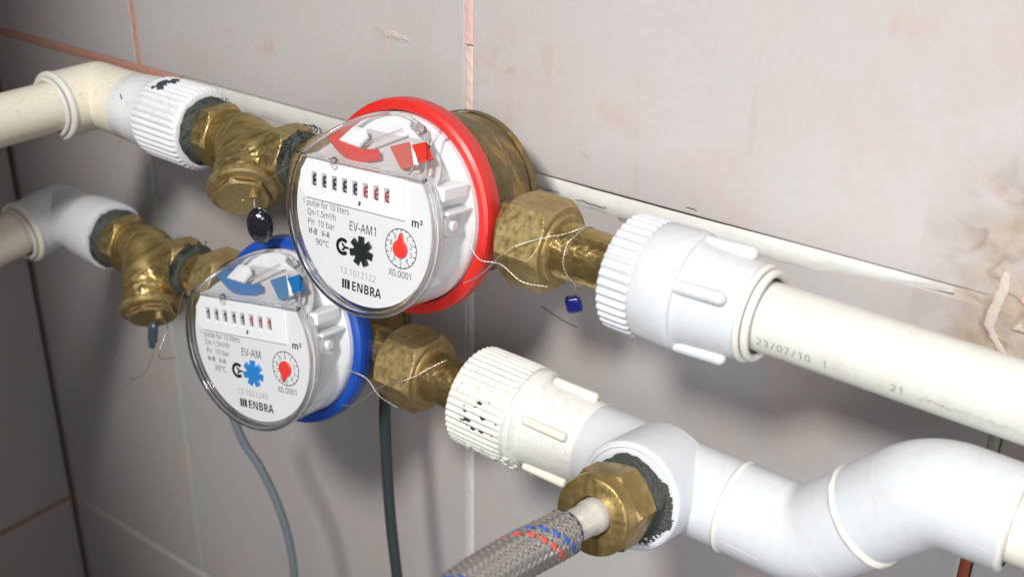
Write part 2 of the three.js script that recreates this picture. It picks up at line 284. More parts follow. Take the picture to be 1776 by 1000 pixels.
function ribbedCoupling(label, at, dirty) {
  const t = fitting('ribbed_coupling', label, 'pipe coupling', at);
  const m = dirty ? phys([0.81, 0.815, 0.80], 0.5, { map: stainTex(true), bumpMap: castBump, bumpScale: 0.00015 }) : M.whiteClean;
  const L = dirty ? 24 : 11;
  part('ribbed_grip', rev([[0.6, 9.5], [0.2, 13], [0, 15.6], [0.5, 16.5], [1.2, 16.9], [2.5, 17], [L * 0.5, 17.1], [L - 1.5, 17.1], [L, 17.3]], { n: 336, mod: dirty ? ribs(46, 0.75, 0.4, L - 0.4, 0.8) : ribs(40, 1.0, 0.2, L + 0.4, 0.9), sub: 3 }), m, t);
  if (!dirty) {
    part('barrel', rev([[11, 17.4], [12, 17.7], [21, 17.9], [22.5, 17.6], [23.6, 16.9], [24, 15.9], [26, 15.2], [38, 14.4], [40, 14.2], [42.4, 13.8]], { n: 120, crease: 0.35 }), m, t);
    part('barrel_rim', [torus(13.2, 1.1).translate(42.8, 0, 0), torus(12.2, 1.2).translate(45, 0, 0)], M.bead, t);
    for (const a of [1.05, 2.55, -0.25, -1.6, 4.1]) {
      const p = V3(0, 15.4 * Math.cos(a), 15.4 * Math.sin(a));
      part('lug', new THREE.CapsuleGeometry(2.1, 13, 8, 16).rotateZ(Math.PI / 2 + 0.05).translate(30.5, p.y, p.z), m, t);
    }
  } else {
    part('barrel', rev([[24, 17.3], [25, 17.6], [26.6, 17.3], [27.2, 16.2], [28, 15.3], [32, 14.8], [46, 14.2], [49, 14.0], [49.4, 13.4]], { n: 120, crease: 0.35 }), m, t);
    for (const a of [1.0, 2.3, -0.3]) part('lug', box(17, 4.4, 3, 0, 0, 0, 1.2).rotateX(a).translate(38, 14.6 * Math.cos(a), 14.6 * Math.sin(a)), M.cream, t);
    const drip = [], chips = [];
    for (let i = 0; i < 22; i++) { const a = 1.9 + rnd() * 1.1, s = 0.35 + rnd() * 0.7; drip.push(new THREE.SphereGeometry(s, 10, 8).scale(1.6, 1, 1).translate(4 + rnd() * 26, 17.4 * Math.cos(a), 17.4 * Math.sin(a))); }
    for (let i = 0; i < 17; i++) { const a = 0.95 + rnd() * 0.65, s = 0.25 + rnd() * 0.6; chips.push(lumpy(s * 0.8).translate(8 + rnd() * 15, 17.3 * Math.cos(a), 17.35 * Math.sin(a))); }
    part('paint_drip', drip, m, t); part('dirt_speck', chips, M.dark, t);
  }
  return t;
}
ribbedCoupling('clean white ribbed coupling with lugs on the upper line', onU(104.5), false);
ribbedCoupling('stained white ribbed coupling on the lower line beside the tee', onL(48.5), true);

// upper right pipe with a printed date
{
  const c = document.createElement('canvas'); c.width = 2048; c.height = 512;
  const g = c.getContext('2d'); g.fillStyle = '#f3f2ec'; g.fillRect(0, 0, 2048, 512);
  for (let i = 0; i < 900; i++) { const q = rnd(); g.fillStyle = `rgba(${200 + q * 30},${190 + q * 30},${165 + q * 30},0.06)`; g.beginPath(); g.arc(rnd() * 2048, rnd() * 512, 4 + rnd() * 26, 0, 7); g.fill(); }
  g.font = '34px monospace';
  const put = (s, x, al) => { g.fillStyle = `rgba(80,84,84,${al})`; g.fillText(s, x, 0); };
  g.save(); g.translate(0, 272); g.scale(1.25, 0.8);
  put('23/07/10', 40, 0.6); put('1', 232, 0.55); put('----', 258, 0.18); put('21', 420, 0.6); g.filter = 'none'; for (let i = 0; i < 70; i++) { g.fillStyle = `rgba(80,84,84,${0.22 * (1 - i / 80)})`; g.fillRect(492 + i * 4.6 + rnd() * 6, -20 + rnd() * 14, 4 + rnd() * 9, 3 + rnd() * 5); }
  g.restore();
  const tx = new THREE.CanvasTexture(c); tx.colorSpace = THREE.SRGBColorSpace; tx.wrapS = tx.wrapT = THREE.ClampToEdgeWrapping;
  const t = fitting('water_pipe', 'long cream pipe with printed date running to the right edge', 'pipe', onU(148));
  const geo = rev([[0, 10], [160, 10]], { n: 90 }), p = geo.attributes.position, uv = geo.attributes.uv;
  for (let i = 0; i < p.count; i++) { let a = Math.atan2(p.getZ(i), p.getY(i)); if (a < -0.6) a += Math.PI * 2; uv.setXY(i, p.getX(i) / 160, 0.5 - (a - 1.78) / 6.4); }
  part('barrel', geo, phys([0.72, 0.72, 0.70], 0.36, { map: tx }), t);
}

// ------------------------------------------------------------------ brass strainers
function strainer(label, at, phi, cl, seedN) {
  const t = fitting('strainer', label, 'strainer');
  t.position.set(at[0] * MM, at[1] * MM, at[2] * MM);
  const b = V3(0.6, -0.8 * Math.sin(phi), 0.8 * Math.cos(phi)), B0 = V3(-4, 0, 0);
  const res = 84, half = 34, mc = new MarchingCubes(res, M.cast, false, false, 120000); mc.isolation = 0;
  const cap = (p, a, c, ra, rb) => { const ab = c.clone().sub(a), h = clamp(p.clone().sub(a).dot(ab) / ab.lengthSq()); return p.distanceTo(a.clone().addScaledVector(ab, h)) - (ra + (rb - ra) * h); };
  const smin = (x, y, k) => { const h = clamp(0.5 + (0.5 * (y - x)) / k); return y + (x - y) * h - k * h * (1 - h); };
  const bEnd = B0.clone().addScaledVector(b, cl - 8), p = V3(0, 0, 0);
  for (let k = 0; k < res; k++) for (let j = 0; j < res; j++) for (let i = 0; i < res; i++) {
    p.set(((i - res / 2) / (res / 2)) * half, ((j - res / 2) / (res / 2)) * half, ((k - res / 2) / (res / 2)) * half);
    let d1 = Math.max(cap(p, V3(-30, 0, 0), V3(30, 0, 0), 9.0, 9.0), Math.abs(p.x) - 18), d2 = cap(p, B0, bEnd, 10.8, 10.8);
    const s = p.clone().sub(B0).dot(b); d2 = Math.max(d2, s - (cl - 5.5));
    let d = smin(d1, d2, 3.2);
    const l = p.clone().sub(B0).sub(b.clone().multiplyScalar(s)).length();
    if (p.x < -5 && s < 10) d -= 0.55 * Math.max(0, Math.cos((p.x + 0.25 * l) * 1.9)) * smooth(14, 8, s + 6);
    if (s > cl * 0.42 && s < cl - 8) d -= 0.5 * smooth(0.10, 0.3, noise(p.x * 0.5 + seedN, p.y * 0.5, p.z * 0.5));
    mc.field[i + j * res + k * res * res] = -d;
  }
  mc.update();
  const cnt = mc.count, g = new THREE.BufferGeometry(), pos = new Float32Array(cnt * 3), uv = new Float32Array(cnt * 2);
  for (let i = 0; i < cnt * 3; i++) pos[i] = mc.positionArray[i] * half;
  for (let i = 0; i < cnt; i++) { uv[i * 2] = (pos[i * 3] + pos[i * 3 + 2]) / 30; uv[i * 2 + 1] = (pos[i * 3 + 1] - pos[i * 3]) / 30; }
  g.setAttribute('position', new THREE.BufferAttribute(pos, 3)); g.setAttribute('normal', new THREE.BufferAttribute(mc.normalArray.slice(0, cnt * 3), 3)); g.setAttribute('uv', new THREE.BufferAttribute(uv, 2));
  part('body', g, M.cast, t);
  part('hex_end', hex(22, -22, -14.5, 8.6), M.cast, t); part('hex_end', hex(22.5, 15, 24, 8.6), M.cast, t);
  const qb = (geo, s) => along(geo, b, B0.clone().addScaledVector(b, s));
  const capM = part('cap', [qb(rev([[0, 9], [0, 12.2], [0.6, 12.9], [2.8, 12.9], [3.4, 12.3], [3.6, 11.6], [3.6, 0]], { n: 72 }), cl - 6.5), qb(hex(18.6, 0, 3.0, 0.2, 1.2), cl - 3.2)], M.brass, t);
  const side2 = V3(0, Math.cos(phi), Math.sin(phi)), e = V3(0.8, 0.6 * Math.sin(phi), -0.6 * Math.cos(phi));
  const eye = B0.clone().addScaledVector(b, cl + 0.2).addScaledVector(e, 5.5).addScaledVector(side2, 1.5);
  part('seal_eye', along(rev([[-1.2, 1.9], [2.2, 1.9], [2.5, 1.6], [2.5, 0.7], [1.4, 0.6], [1.4, 0]], { n: 28 }), b, eye), M.brass, capM);
  const lump = (sd) => (x, a, r) => r - 0.3 + 1.7 * fbm(x * 0.3, Math.cos(a) * 1.6 + sd, Math.sin(a) * 1.6, 3) + 0.25 * noise(x * 1.7, a * 5, sd);
  part('thread_paste', rev([[-30, 9], [-29, 12.4], [-26, 13.4], [-24, 13.2], [-22.2, 12], [-21, 9]], { n: 120, mod: lump(seedN), sub: 3, crease: 1.2 }), M.paste, t, 'dark green paste on the inlet thread');
  part('thread_paste', rev([[23, 9], [24, 11.4], [26.5, 11.6], [28.2, 10.6], [28.6, 8]], { n: 120, mod: lump(seedN + 5), sub: 3, crease: 1.2 }), M.paste, t, 'dark green paste on the outlet thread');
  const hairs = [];
  for (let i = 0; i < 16; i++) { const a = -0.9 + rnd() * 2.2, x = 25 + rnd() * 3, r = 11.5; hairs.push(tube([[x, r * Math.cos(a), r * Math.sin(a)], [x + rnd() * 2 - 0.5, (r + 1.5) * Math.cos(a), (r + 1.5) * Math.sin(a)], [x + rnd() * 4 - 1.5, (r + 2.4) * Math.cos(a + 0.2), (r + 2.4) * Math.sin(a + 0.2)]], 0.22, 8, 5)); }
  for (let i = 0; i < 26; i++) { const a = rnd() * 6.28, x = -27 + rnd() * 5, r = 12; hairs.push(tube([[x, r * Math.cos(a), r * Math.sin(a)], [x + rnd() * 2 - 1.5, (r + 1.1) * Math.cos(a + 0.1), (r + 1.1) * Math.sin(a + 0.1)], [x + rnd() * 4 - 2, (r + 1.5 + rnd()) * Math.cos(a + 0.25), (r + 1.5) * Math.sin(a + 0.25)]], 0.16, 8, 5)); }
  part('hemp_strand', hairs, M.paste, t, undefined, 'stuff');
  t.updateMatrixWorld(true);
  return eye.addScaledVector(b, 1).applyMatrix4(t.matrix.clone().setPosition(0, 0, 0)).add(V3(...at));
}
const eyeU = strainer('upper brass strainer, its capped branch hung with a black seal', onU(-57), 0.64, 27, 3);
const eyeL = strainer('lower brass strainer below, its branch pointing down beside the blue meter', onL(-126), 0.94, 31, 11);

// ------------------------------------------------------------------ unions beside the meters
function union(label, at, dir, shade) {
  const t = fitting('union_nut', label, 'pipe union', at);
  const s = dir;
  const m = shade;
  part('hex_nut', s > 0 ? hex(26.4, 2, 18.5, 9.6) : hex(27, -18.5, 0, 9.6), m, t);
  part('collar', rev([[s * 18, 11.2], [s * 19.2, 11], [s * 19.6, 10.4], [s * 19.6, 9]], { n: 72 }), M.brass, t);
  part('tail_piece', rev([[s * 10, 9.1], [s * 22, 9.1], [s * 22.6, 8.9], [s * 46, 8.9]], { n: 72 }), M.tail, t);
  return t;
}
union('dull brass union nut right of the red meter', onU(63), 1, M.brass);
union('shaded brass union nut right of the blue meter', onL(11), 1, M.brass);
{
  const t = fitting('union_tail', 'short brass union between upper strainer and red meter', 'pipe union', onU(-33));
  part('tail_piece', rev([[0, 9], [12, 9], [12, 11], [14, 11.4]], { n: 60 }), M.tail, t); part('hex_nut', hex(26, 11, 22, 9), M.brass, t);
  const q = fitting('union_tail', 'short brass union between lower strainer and blue meter', 'pipe union', onL(-102));
  part('tail_piece', rev([[0, 9], [12, 9], [12, 11], [14, 11.4]], { n: 60 }), M.tail, q); part('hex_nut', hex(26, 14, 26, 9), M.brass, q);
}

// ------------------------------------------------------------------ water meters
function faceTexture(o) {
  const S = 1400, c = document.createElement('canvas'); c.width = c.height = S;
  const g = c.getContext('2d'), k = S / 60, X = (x) => S / 2 + x * k, Y = (y) => S / 2 - y * k;
  g.fillStyle = '#f1f2f4'; g.fillRect(0, 0, S, S);
  const text = (s, x, y, h, col = '#2b2d31', font = 'sans-serif', w = '', sx = 1) => { g.save(); g.translate(X(x), Y(y)); g.scale(sx, 1); g.fillStyle = col; g.font = `${w} ${h * k * 1.38}px ${font}`; g.textBaseline = 'middle'; g.fillText(s, 0, 0); g.restore(); };
  text('1 pulse for 10 liters', -26.4, 0.9, 2.1, '#4c4f54', 'sans-serif', '', 0.83);
  text('Qn-1.5m³/h', -24.2, -2.2, 2.1, '#4c4f54', 'sans-serif', '', 0.86); text('Pn  10 bar', -24, -5.4, 2.1, '#4c4f54', 'sans-serif', '', 0.92); text('H-B   V-A', -23.6, -8.5, 2.0, '#4c4f54', 'sans-serif', 'bold', 0.86); text(o.temp, -20.4, -11.7, 2.1);
  text(o.model, -5.6, -3.4, 3.0, '#222428', 'sans-serif', '', 0.86);
  text('m³', 20.2, 2.6, 2.6, '#1d1f22', 'sans-serif', 'bold');
  text(o.serial, -9.4, -18.9, 2.2, '#a9adb2', 'sans-serif', '', 1.0);
  g.fillStyle = '#16191d'; [-8.3, -7.15, -6.0].forEach((x, i) => g.fillRect(X(x), Y(-21.7), k * [0.85, 0.85, 1.1][i], k * 3.1));
  text('ENBRA', -4.2, -23.3, 3.1, '#16191d', 'sans-serif', 'bold', 0.92);
  // round approval mark beside the star
  g.strokeStyle = '#14171a'; g.lineWidth = 1.25 * k; g.beginPath(); g.arc(X(-8.2), Y(-11), 2.3 * k, 0.75, 5.5); g.stroke();
  g.lineWidth = 0.8 * k; g.beginPath(); g.moveTo(X(-8.6), Y(-9.9)); g.lineTo(X(-7.2), Y(-11.1)); g.lineTo(X(-8.4), Y(-12.3)); g.moveTo(X(-7.2), Y(-11.1)); g.lineTo(X(-5.6), Y(-11.1)); g.stroke();
  // small ten-step dial
  const dx = 16.4, dy = -6.6; g.lineWidth = 0.28 * k; g.beginPath(); g.arc(X(dx), Y(dy), 6.3 * k, 0, 7); g.stroke();
  for (let i = 0; i < 20; i++) { const a = (i / 20) * Math.PI * 2, r = i % 2 ? 5.7 : 5.3; g.beginPath(); g.moveTo(X(dx + Math.sin(a) * r), Y(dy + Math.cos(a) * r)); g.lineTo(X(dx + Math.sin(a) * 6.3), Y(dy + Math.cos(a) * 6.3)); g.stroke(); }
  for (let i = 0; i < 10; i++) { const a = (i / 10) * Math.PI * 2; text(String(i), dx + Math.sin(a) * 4.3 - 0.55, dy + Math.cos(a) * 4.3, 1.7, '#2b2d31', 'sans-serif', '', 0.9); }
  text('X0.0001', 11.6, -14.9, 2.2, '#2b2d31', 'sans-serif', '', 0.9);
  const t = new THREE.CanvasTexture(c); t.colorSpace = THREE.SRGBColorSpace; return t;
}
function digitTexture(d, col) {
  const c = document.createElement('canvas'); c.width = 64; c.height = 160; const g = c.getContext('2d');
  g.fillStyle = '#a6a7ab'; g.fillRect(0, 0, 64, 160); g.fillStyle = col; g.textAlign = 'center'; g.textBaseline = 'middle'; g.font = 'bold 142px sans-serif';
  g.fillText(d, 33, 84);
  const t = new THREE.CanvasTexture(c); t.colorSpace = THREE.SRGBColorSpace; return t;
}
function meter(o) {
  const t = thing('water_meter', o.label, 'water meter', o.at);
  const n = V3(Math.sin(o.yaw), Math.sin(o.tilt), Math.cos(o.tilt) * Math.cos(o.yaw)).normalize(), u = V3(0, 1, 0).cross(n).normalize(), v = n.clone().cross(u);
  t.quaternion.setFromRotationMatrix(new THREE.Matrix4().makeBasis(u, v, n));
  const F = o.face, roll = (g) => g.rotateZ(o.roll), W = -18.6;
  // brass body with its two ports, pipe axis at the local origin
  const zb = F - 62;
  part('brass_body', [revZ([[zb, 0], [zb, 24], [zb + 1.2, 26.6], [zb + 3.5, 27.8], [F - 40, 29.4], [F - 30, 30.6], [F - 27.4, 31]], { n: 128, crease: 0.45 }), rev([[-42, 8.4], [42, 8.4]], { n: 48 }).translate(0, 0, -3),
    revZ([[zb + 3.5, 28.2], [zb + 4.2, 28.7], [zb + 6.2, 28.8], [zb + 7, 28.4]], { n: 128 })], M.patina, t);
  part('lock_ring', revZ([[F - 27.6, 30.5], [F - 27.8, 34.6], [F - 27, 35.6], [F - 25.6, 36], [F - 22, 36], [F - 20.6, 35.5], [F - 19.8, 34.4], [F - 19.6, 33], [F - 20.2, 32.2], [F - 22, 32]], { n: 160, crease: 0.3 }), o.ring, t);
  // white register housing
  const h = part('register_housing', [revZ([[F - 22, 31.6], [F - 18.9, 31.6], [F - 18.2, 31], [F - 17.4, 26.4], [F - 9, 25.6], [F - 6.6, 25.4], [F - 6.4, 0]], { n: 128, mod: (x, a, r) => (x > F - 17.6 && Math.cos(a - o.roll) > 0.1 ? Math.min(r, (7.2 + 0.803 * (F - x)) / Math.cos(a - o.roll)) : r), crease: 0.5 })], M.milky, t);
  void h;
  const pegAt = (a, r0, l, rr, d) => roll(along(rev([[0, rr], [l - 0.5, rr], [l, rr - 0.5], [l, 0]], { n: 28 }), V3(Math.cos(a), Math.sin(a), 0), V3(r0 * Math.cos(a), r0 * Math.sin(a), F - d)));
  part('peg', [pegAt(0.06, 24.8, 4.6, 4.0, 10.5), pegAt(0.06, 24.6, 6.0, 1.9, 10.5)], M.milky, t);
  part('bracket', [roll(box(6.2, 4.6, 12.5, 26.6, 12.0, F - 11.4, 0.8)), roll(box(5.4, 1.4, 12, 28.4, 6.2, F - 12, 0.4))], M.milky, t);
  // dial plate: white disc cut straight above the counter
  const cutV = 16.2, Rd = 28.8, a0 = Math.asin(cutV / Rd), sh = (R, cv) => { const s = new THREE.Shape(), b = Math.asin(Math.min(0.99, cv / R)); s.absarc(0, 0, R, Math.PI - b, Math.PI * 2 + b, false); s.closePath(); return s; };
  void a0;
  part('dial_plate', roll(new THREE.ExtrudeGeometry(sh(Rd, cutV), { depth: 4.4, bevelEnabled: true, bevelSize: 0.5, bevelThickness: 0.5, bevelSegments: 3, curveSegments: 96 }).translate(0, 0, F - 6.6)), M.dialWhite, t);
  const fg = new THREE.ShapeGeometry(sh(Rd - 0.4, cutV - 0.3), 96), fp = fg.attributes.position, fu = fg.attributes.uv;
  for (let i = 0; i < fp.count; i++) fu.setXY(i, 0.5 + fp.getX(i) / 60, 0.5 + fp.getY(i) / 60);
  const face = part('dial_face', roll(fg.translate(0, 0, F - 1.62)), phys([0.86, 0.865, 0.87], 0.42, { map: faceTexture(o) }), t);
  // raised counter plate with eight openings
  const cp = new THREE.Shape(); cp.moveTo(-24, 3.0); cp.lineTo(17.6, 3.0); cp.lineTo(17.6, 15.6); cp.lineTo(-23, 15.6); cp.lineTo(-26, 11.5); cp.lineTo(-26.6, 6); cp.closePath();
  const sx = (i) => -20.2 + 4.45 * i;
  for (let i = 0; i < 8; i++) { const q = new THREE.Path(); q.moveTo(sx(i) - 1.3, 6.0); q.lineTo(sx(i) - 1.3, 11.8); q.lineTo(sx(i) + 1.3, 11.8); q.lineTo(sx(i) + 1.3, 6.0); q.closePath(); cp.holes.push(q); }
  part('counter_plate', [roll(new THREE.ExtrudeGeometry(cp, { depth: 0.9, bevelEnabled: true, bevelSize: 0.18, bevelThickness: 0.2, bevelSegments: 2 }).translate(0, 0, F - 1.6))], M.dialWhite, face);
  for (let i = 0; i < 8; i++) {
    const w = new THREE.CylinderGeometry(5.5, 5.5, 2.9, 24, 1, true, -0.56, 1.12).rotateZ(-Math.PI / 2), wu = w.attributes.uv, wp = w.attributes.position;
    w.rotateX(0);
    for (let k = 0; k < wp.count; k++) { const yy = Math.asin(clamp(wp.getY(k) / 5.5, -1, 1)); wu.setXY(k, 0.5 + wp.getX(k) / 2.9, 0.5 + (yy / 1.12)); }
    part('digit_wheel', roll(w.translate(sx(i), 8.9, F - 1.55 - 5.5 + 0.35)), phys([0.8, 0.8, 0.8], 0.5, { map: digitTexture(o.digits[i], i < 5 ? '#15171b' : '#a3262c') }), face);
  }
  const comma = tube([[-0.2, 5.6, 0], [0.05, 5.0, 0], [-0.4, 4.3, 0]], 0.38, 10, 8).translate(0, 0, F - 0.55);
  part('comma', roll(comma), M.ink, face);
  const star = new THREE.Shape();
  for (let i = 0; i < 14; i++) { const a = (i / 14) * Math.PI * 2, r = i % 2 ? 2.9 : 4.8, w = i % 2 ? 0.1 : 0.21; star[i ? 'lineTo' : 'moveTo'](Math.sin(a - w) * r, Math.cos(a - w) * r); star.lineTo(Math.sin(a + w) * r, Math.cos(a + w) * r); }
  part('star_wheel', roll(new THREE.ExtrudeGeometry(star, { depth: 0.5, bevelEnabled: true, bevelSize: 0.15, bevelThickness: 0.15, bevelSegments: 1 }).translate(0.2, -10.8, F - 1.5)), o.star, face);
  const ptr = new THREE.Shape(); const pa = o.ptr; ptr.absarc(0, 0, 2.75, Math.PI / 2 - 0.42 + 6.2832, Math.PI / 2 + 0.42, true); ptr.lineTo(-0.35, 4.9); ptr.lineTo(0.35, 4.9); ptr.closePath();
  part('pointer', roll(new THREE.ExtrudeGeometry(ptr, { depth: 0.5, bevelEnabled: true, bevelSize: 0.15, bevelThickness: 0.15, bevelSegments: 1, curveSegments: 30 }).rotateZ(pa).translate(16.4, -6.6, F - 1.5)), M.pointer, face);
  // sloping window above the dial with the seal lever and two flags under it
  const R = 31.6, C0 = 17, k = 0.803, sN = V3(0, 0.78, 0.626), sD = V3(0, 0.626, -0.78);
  const sl = (x, s, off) => V3(x, C0, F).addScaledVector(sD, s).addScaledVector(sN, off);
  const slab = (pts, off, th) => { const s = new THREE.Shape(); pts.forEach(([x, y], i) => s[i ? 'lineTo' : 'moveTo'](x, y)); s.closePath(); const g = new THREE.ExtrudeGeometry(s, { depth: th, bevelEnabled: true, bevelSize: 0.25, bevelThickness: 0.25, bevelSegments: 2, curveSegments: 12 }); g.applyMatrix4(new THREE.Matrix4().makeBasis(V3(1, 0, 0), sD, sN)); const q = sl(0, 0, off); return roll(g.translate(q.x, q.y, q.z)); };
  const floorPts = []; for (let i = 0; i <= 24; i++) { const a = Math.PI * (1 - i / 24), x = 27 * Math.cos(a); floorPts.push([x * 0.98, 0.8 + 21.5 * Math.sin(a) * (1 - 0.12 * Math.abs(Math.cos(a)))]); }
  part('window_floor', slab(floorPts, -6.2, 0.8), M.smoky, t);
  const lev = []; for (let i = 0; i <= 16; i++) { const q = i / 16; lev.push([-21.5 + 23.5 * q, 9.4 - 6.0 * Math.sin(q * Math.PI * 0.78) + 1.3 * q]); }
  for (let i = 16; i >= 0; i--) { const q = i / 16; lev.push([-20 + 20.5 * q, 13.4 - 4.6 * Math.sin(q * Math.PI * 0.8) - 2.0 * q]); }
  const lever = part('seal_lever', slab(lev, -3.6, 2.0), o.flag, t);
  part('lever_knob', [slab([[-15.5, 9], [-7, 8], [-6.4, 12.5], [-9, 15], [-14, 15]], -1.8, 0.9), slab([[-12.5, 10.6], [-9.2, 10.4], [-9.2, 13.4], [-12.2, 13.6]], -0.9, 0.5)], M.milky, lever);
  part('flag', slab([[4.2, 10.9], [10.4, 14.2], [18, 6.4], [13.0, 4.2]], -2.4, 0.6), o.flagSoft, t);
  part('flag', slab([[13.4, 11.4], [17.6, 13.7], [23.8, 8.4], [20.6, 6.2]], -0.3, 0.5), o.flag, t);
  part('flag_frame', slab([[11.2, 13.9], [13.0, 12.2], [20.0, 5.4], [19.2, 4.8]], -0.4, 0.6), M.milky, t);
  // clear cover
  const NS = 120, sidePos = [], sideIdx = [];
  for (let i = 0; i <= NS; i++) { const a = (i / NS) * Math.PI * 2, x = R * Math.cos(a), y = R * Math.sin(a), b0 = Math.max(0, Math.min(18.4, (y - C0) / k)); for (let j = 0; j <= 4; j++) { const b = b0 + ((18.5 - b0) * j) / 4; sidePos.push(x, y, F - b); } }
  for (let i = 0; i < NS; i++) for (let j = 0; j < 4; j++) { const a = i * 5 + j, b = a + 5; sideIdx.push(a, a + 1, b, b, a + 1, b + 1); }
  const sg = new THREE.BufferGeometry(); sg.setAttribute('position', new THREE.Float32BufferAttribute(sidePos, 3)); sg.setIndex(sideIdx); sg.computeVertexNormals();
  const front = new THREE.ShapeGeometry(sh(R, C0), 96).translate(0, 0, F);
  const arc = [], topS = (R - C0) / 0.626; for (let i = 0; i <= 60; i++) { const q = i / 60, s = topS * (1 - q * q); void s; }
  for (let i = 0; i <= 60; i++) { const a = Math.asin(C0 / R) + (Math.PI - 2 * Math.asin(C0 / R)) * (i / 60); arc.push([R * Math.cos(a), (R * Math.sin(a) - C0) / 0.626]); }
  const ws = new THREE.Shape(); arc.forEach(([x, y], i) => ws[i ? 'lineTo' : 'moveTo'](x, y)); ws.closePath();
  const wg = new THREE.ShapeGeometry(ws).applyMatrix4(new THREE.Matrix4().makeBasis(V3(1, 0, 0), sD, sN)); { const q = sl(0, 0, 0); wg.translate(q.x, q.y, q.z); }
  const clearG = [sg, front].map((g) => { const q = g.index ? g.toNonIndexed() : g; q.deleteAttribute('uv'); return roll(q); });
  const cover = part('clear_cover', clearG, M.clear, t);
  wg.deleteAttribute('uv'); part('sloping_window', roll(wg.index ? wg.toNonIndexed() : wg), M.hazy, cover);
  const b = Math.asin(C0 / R), rimPts = [], chord = [], slPts = [];
  for (let i = 0; i <= 90; i++) { const a = Math.PI - b + ((Math.PI + 2 * b) * i) / 90; rimPts.push(V3((R - 0.5) * Math.cos(a), (R - 0.5) * Math.sin(a), F - 0.3)); }
  chord.push(rimPts[0], V3(0, C0 - 0.3, F - 0.2), rimPts[90]);
  arc.forEach(([x, y]) => slPts.push(sl(x * 0.985, y * 0.985, -0.1)));
  part('cover_rim', [roll(tube(rimPts, 1.15, 180, 10)), roll(tube(rimPts.map((p) => V3(p.x * 1.01, p.y * 1.01, F - 3.2)).filter((p) => p.y < 15.5), 0.4, 180, 6)), roll(tube(chord, 0.7, 40, 8)), roll(tube(slPts, 0.7, 90, 8)), roll(tube([0, 1].map((i) => sl(19.5 + i * 0.4, 1 + i * 19, 0)), 0.45, 8, 8)), roll(tube([sl(-4, 8.5, 0), sl(6, 17, 0)], 0.5, 8, 8))], M.clearSolid, cover);
  part('cover_knob', roll(new THREE.CapsuleGeometry(1.2, 1.4, 6, 12).translate(-10.6, 16.2, F + 0.2)), M.clearSolid, cover);
  part('cover_knob', roll(new THREE.CapsuleGeometry(1.7, 3, 6, 12).rotateZ(1.2).translate(...sl(11.5, 18.5, 0.4).toArray())), M.clearSolid, cover);
  return t;
}
const mU = meter({ label: 'upper water meter with the red ring and black star wheel', at: [23, yU(23) - 1.4, 56.5], yaw: 0.011, tilt: 0.136, roll: 0.05, face: 28.6, ring: M.red, flag: M.redFlag, flagSoft: phys([0.56, 0.085, 0.06], 0.5), star: M.star, ptr: -0.05, model: 'EV-AM1', temp: '90°C', serial: '13 1012122', digits: '88888666' });
const mL = meter({ label: 'lower water meter with the blue ring and blue star wheel', at: [-32, yL(-32) - 0.6, 58], yaw: 0.053, tilt: 0.147, roll: 0.15, face: 32, ring: M.blue, flag: M.blueFlag, flagSoft: phys([0.01, 0.16, 0.38], 0.5), star: M.starBlue, ptr: 2.9, model: 'EV-AM', temp: '30°C', serial: '13 1021249', digits: '11111111' });
void mU; void mL;

// ------------------------------------------------------------------ tee, elbows and stub on the lower right
{
  const t = fitting('pipe_tee', 'white pipe tee with brass hose outlet on the lower line', 'pipe tee', onL(123.5));
  const b = V3(0, 0.21, 0.978).normalize();
  part('run', rev([[-27, 13], [-26, 13.8], [-24, 14], [24.4, 14], [25.2, 13.4], [25.2, 9]], { n: 96 }), M.whiteClean, t);
  part('branch', along(rev([[0, 17], [20.5, 17], [21.6, 16.6], [22.2, 15.8], [22.3, 15], [21.9, 14.6], [21.9, 12], [19, 11.6], [19, 0]], { n: 96, crease: 0.4 }), b, V3(0, 0, 0)), M.whiteClean, t);
  part('thread_paste', along(rev([[21.4, 9], [22.4, 12.8], [24, 12.4], [26, 11.4], [27.6, 10.6], [28, 8]], { n: 140, sub: 3, crease: 1.2, mod: (x, a, r) => r + (r > 8.5 ? 1.7 * fbm(x * 0.3, Math.cos(a) * 2, Math.sin(a) * 2, 3) + 0.4 * noise(x * 2, a * 6, 4) : 0) }), b, V3(0, 0, 0)), M.paste, t, 'dark green paste around the hose nut');
  // smear of paste on the right of the rim
  const sp = new THREE.PlaneGeometry(16, 24, 60, 80).translate(9.5, -2.5, 0), pp = sp.attributes.position;
  for (let i = 0; i < pp.count; i++) { const x = pp.getX(i), y = pp.getY(i), r = Math.hypot(x, y); const q = 1.2 - Math.abs((r - 12.8) / 3.0) - 0.045 * Math.abs(y + 2) + 1.3 * fbm(x * 0.22, y * 0.22, 6, 3) + 0.5 * noise(x * 0.5 + y * 0.9, y * 0.6 - x * 0.5); pp.setZ(i, (r > 16.2 ? -2 : 0) + 22.2 + (q < 0.25 ? -1.2 : 0.15 + 0.5 * Math.min(1, q - 0.25))); }
  { const id = sp.index.array, keep = []; for (let i = 0; i < id.length; i += 3) if ([0, 1, 2].every((k) => Math.hypot(pp.getX(id[i + k]), pp.getY(id[i + k])) < 16)) keep.push(id[i], id[i + 1], id[i + 2]); sp.setIndex(keep); }
  sp.computeVertexNormals(); sp.applyQuaternion(new THREE.Quaternion().setFromUnitVectors(V3(0, 0, 1), b));
  part('paste_smear', sp, M.paste, t, 'dark paste smeared on the rim of the branch');
}
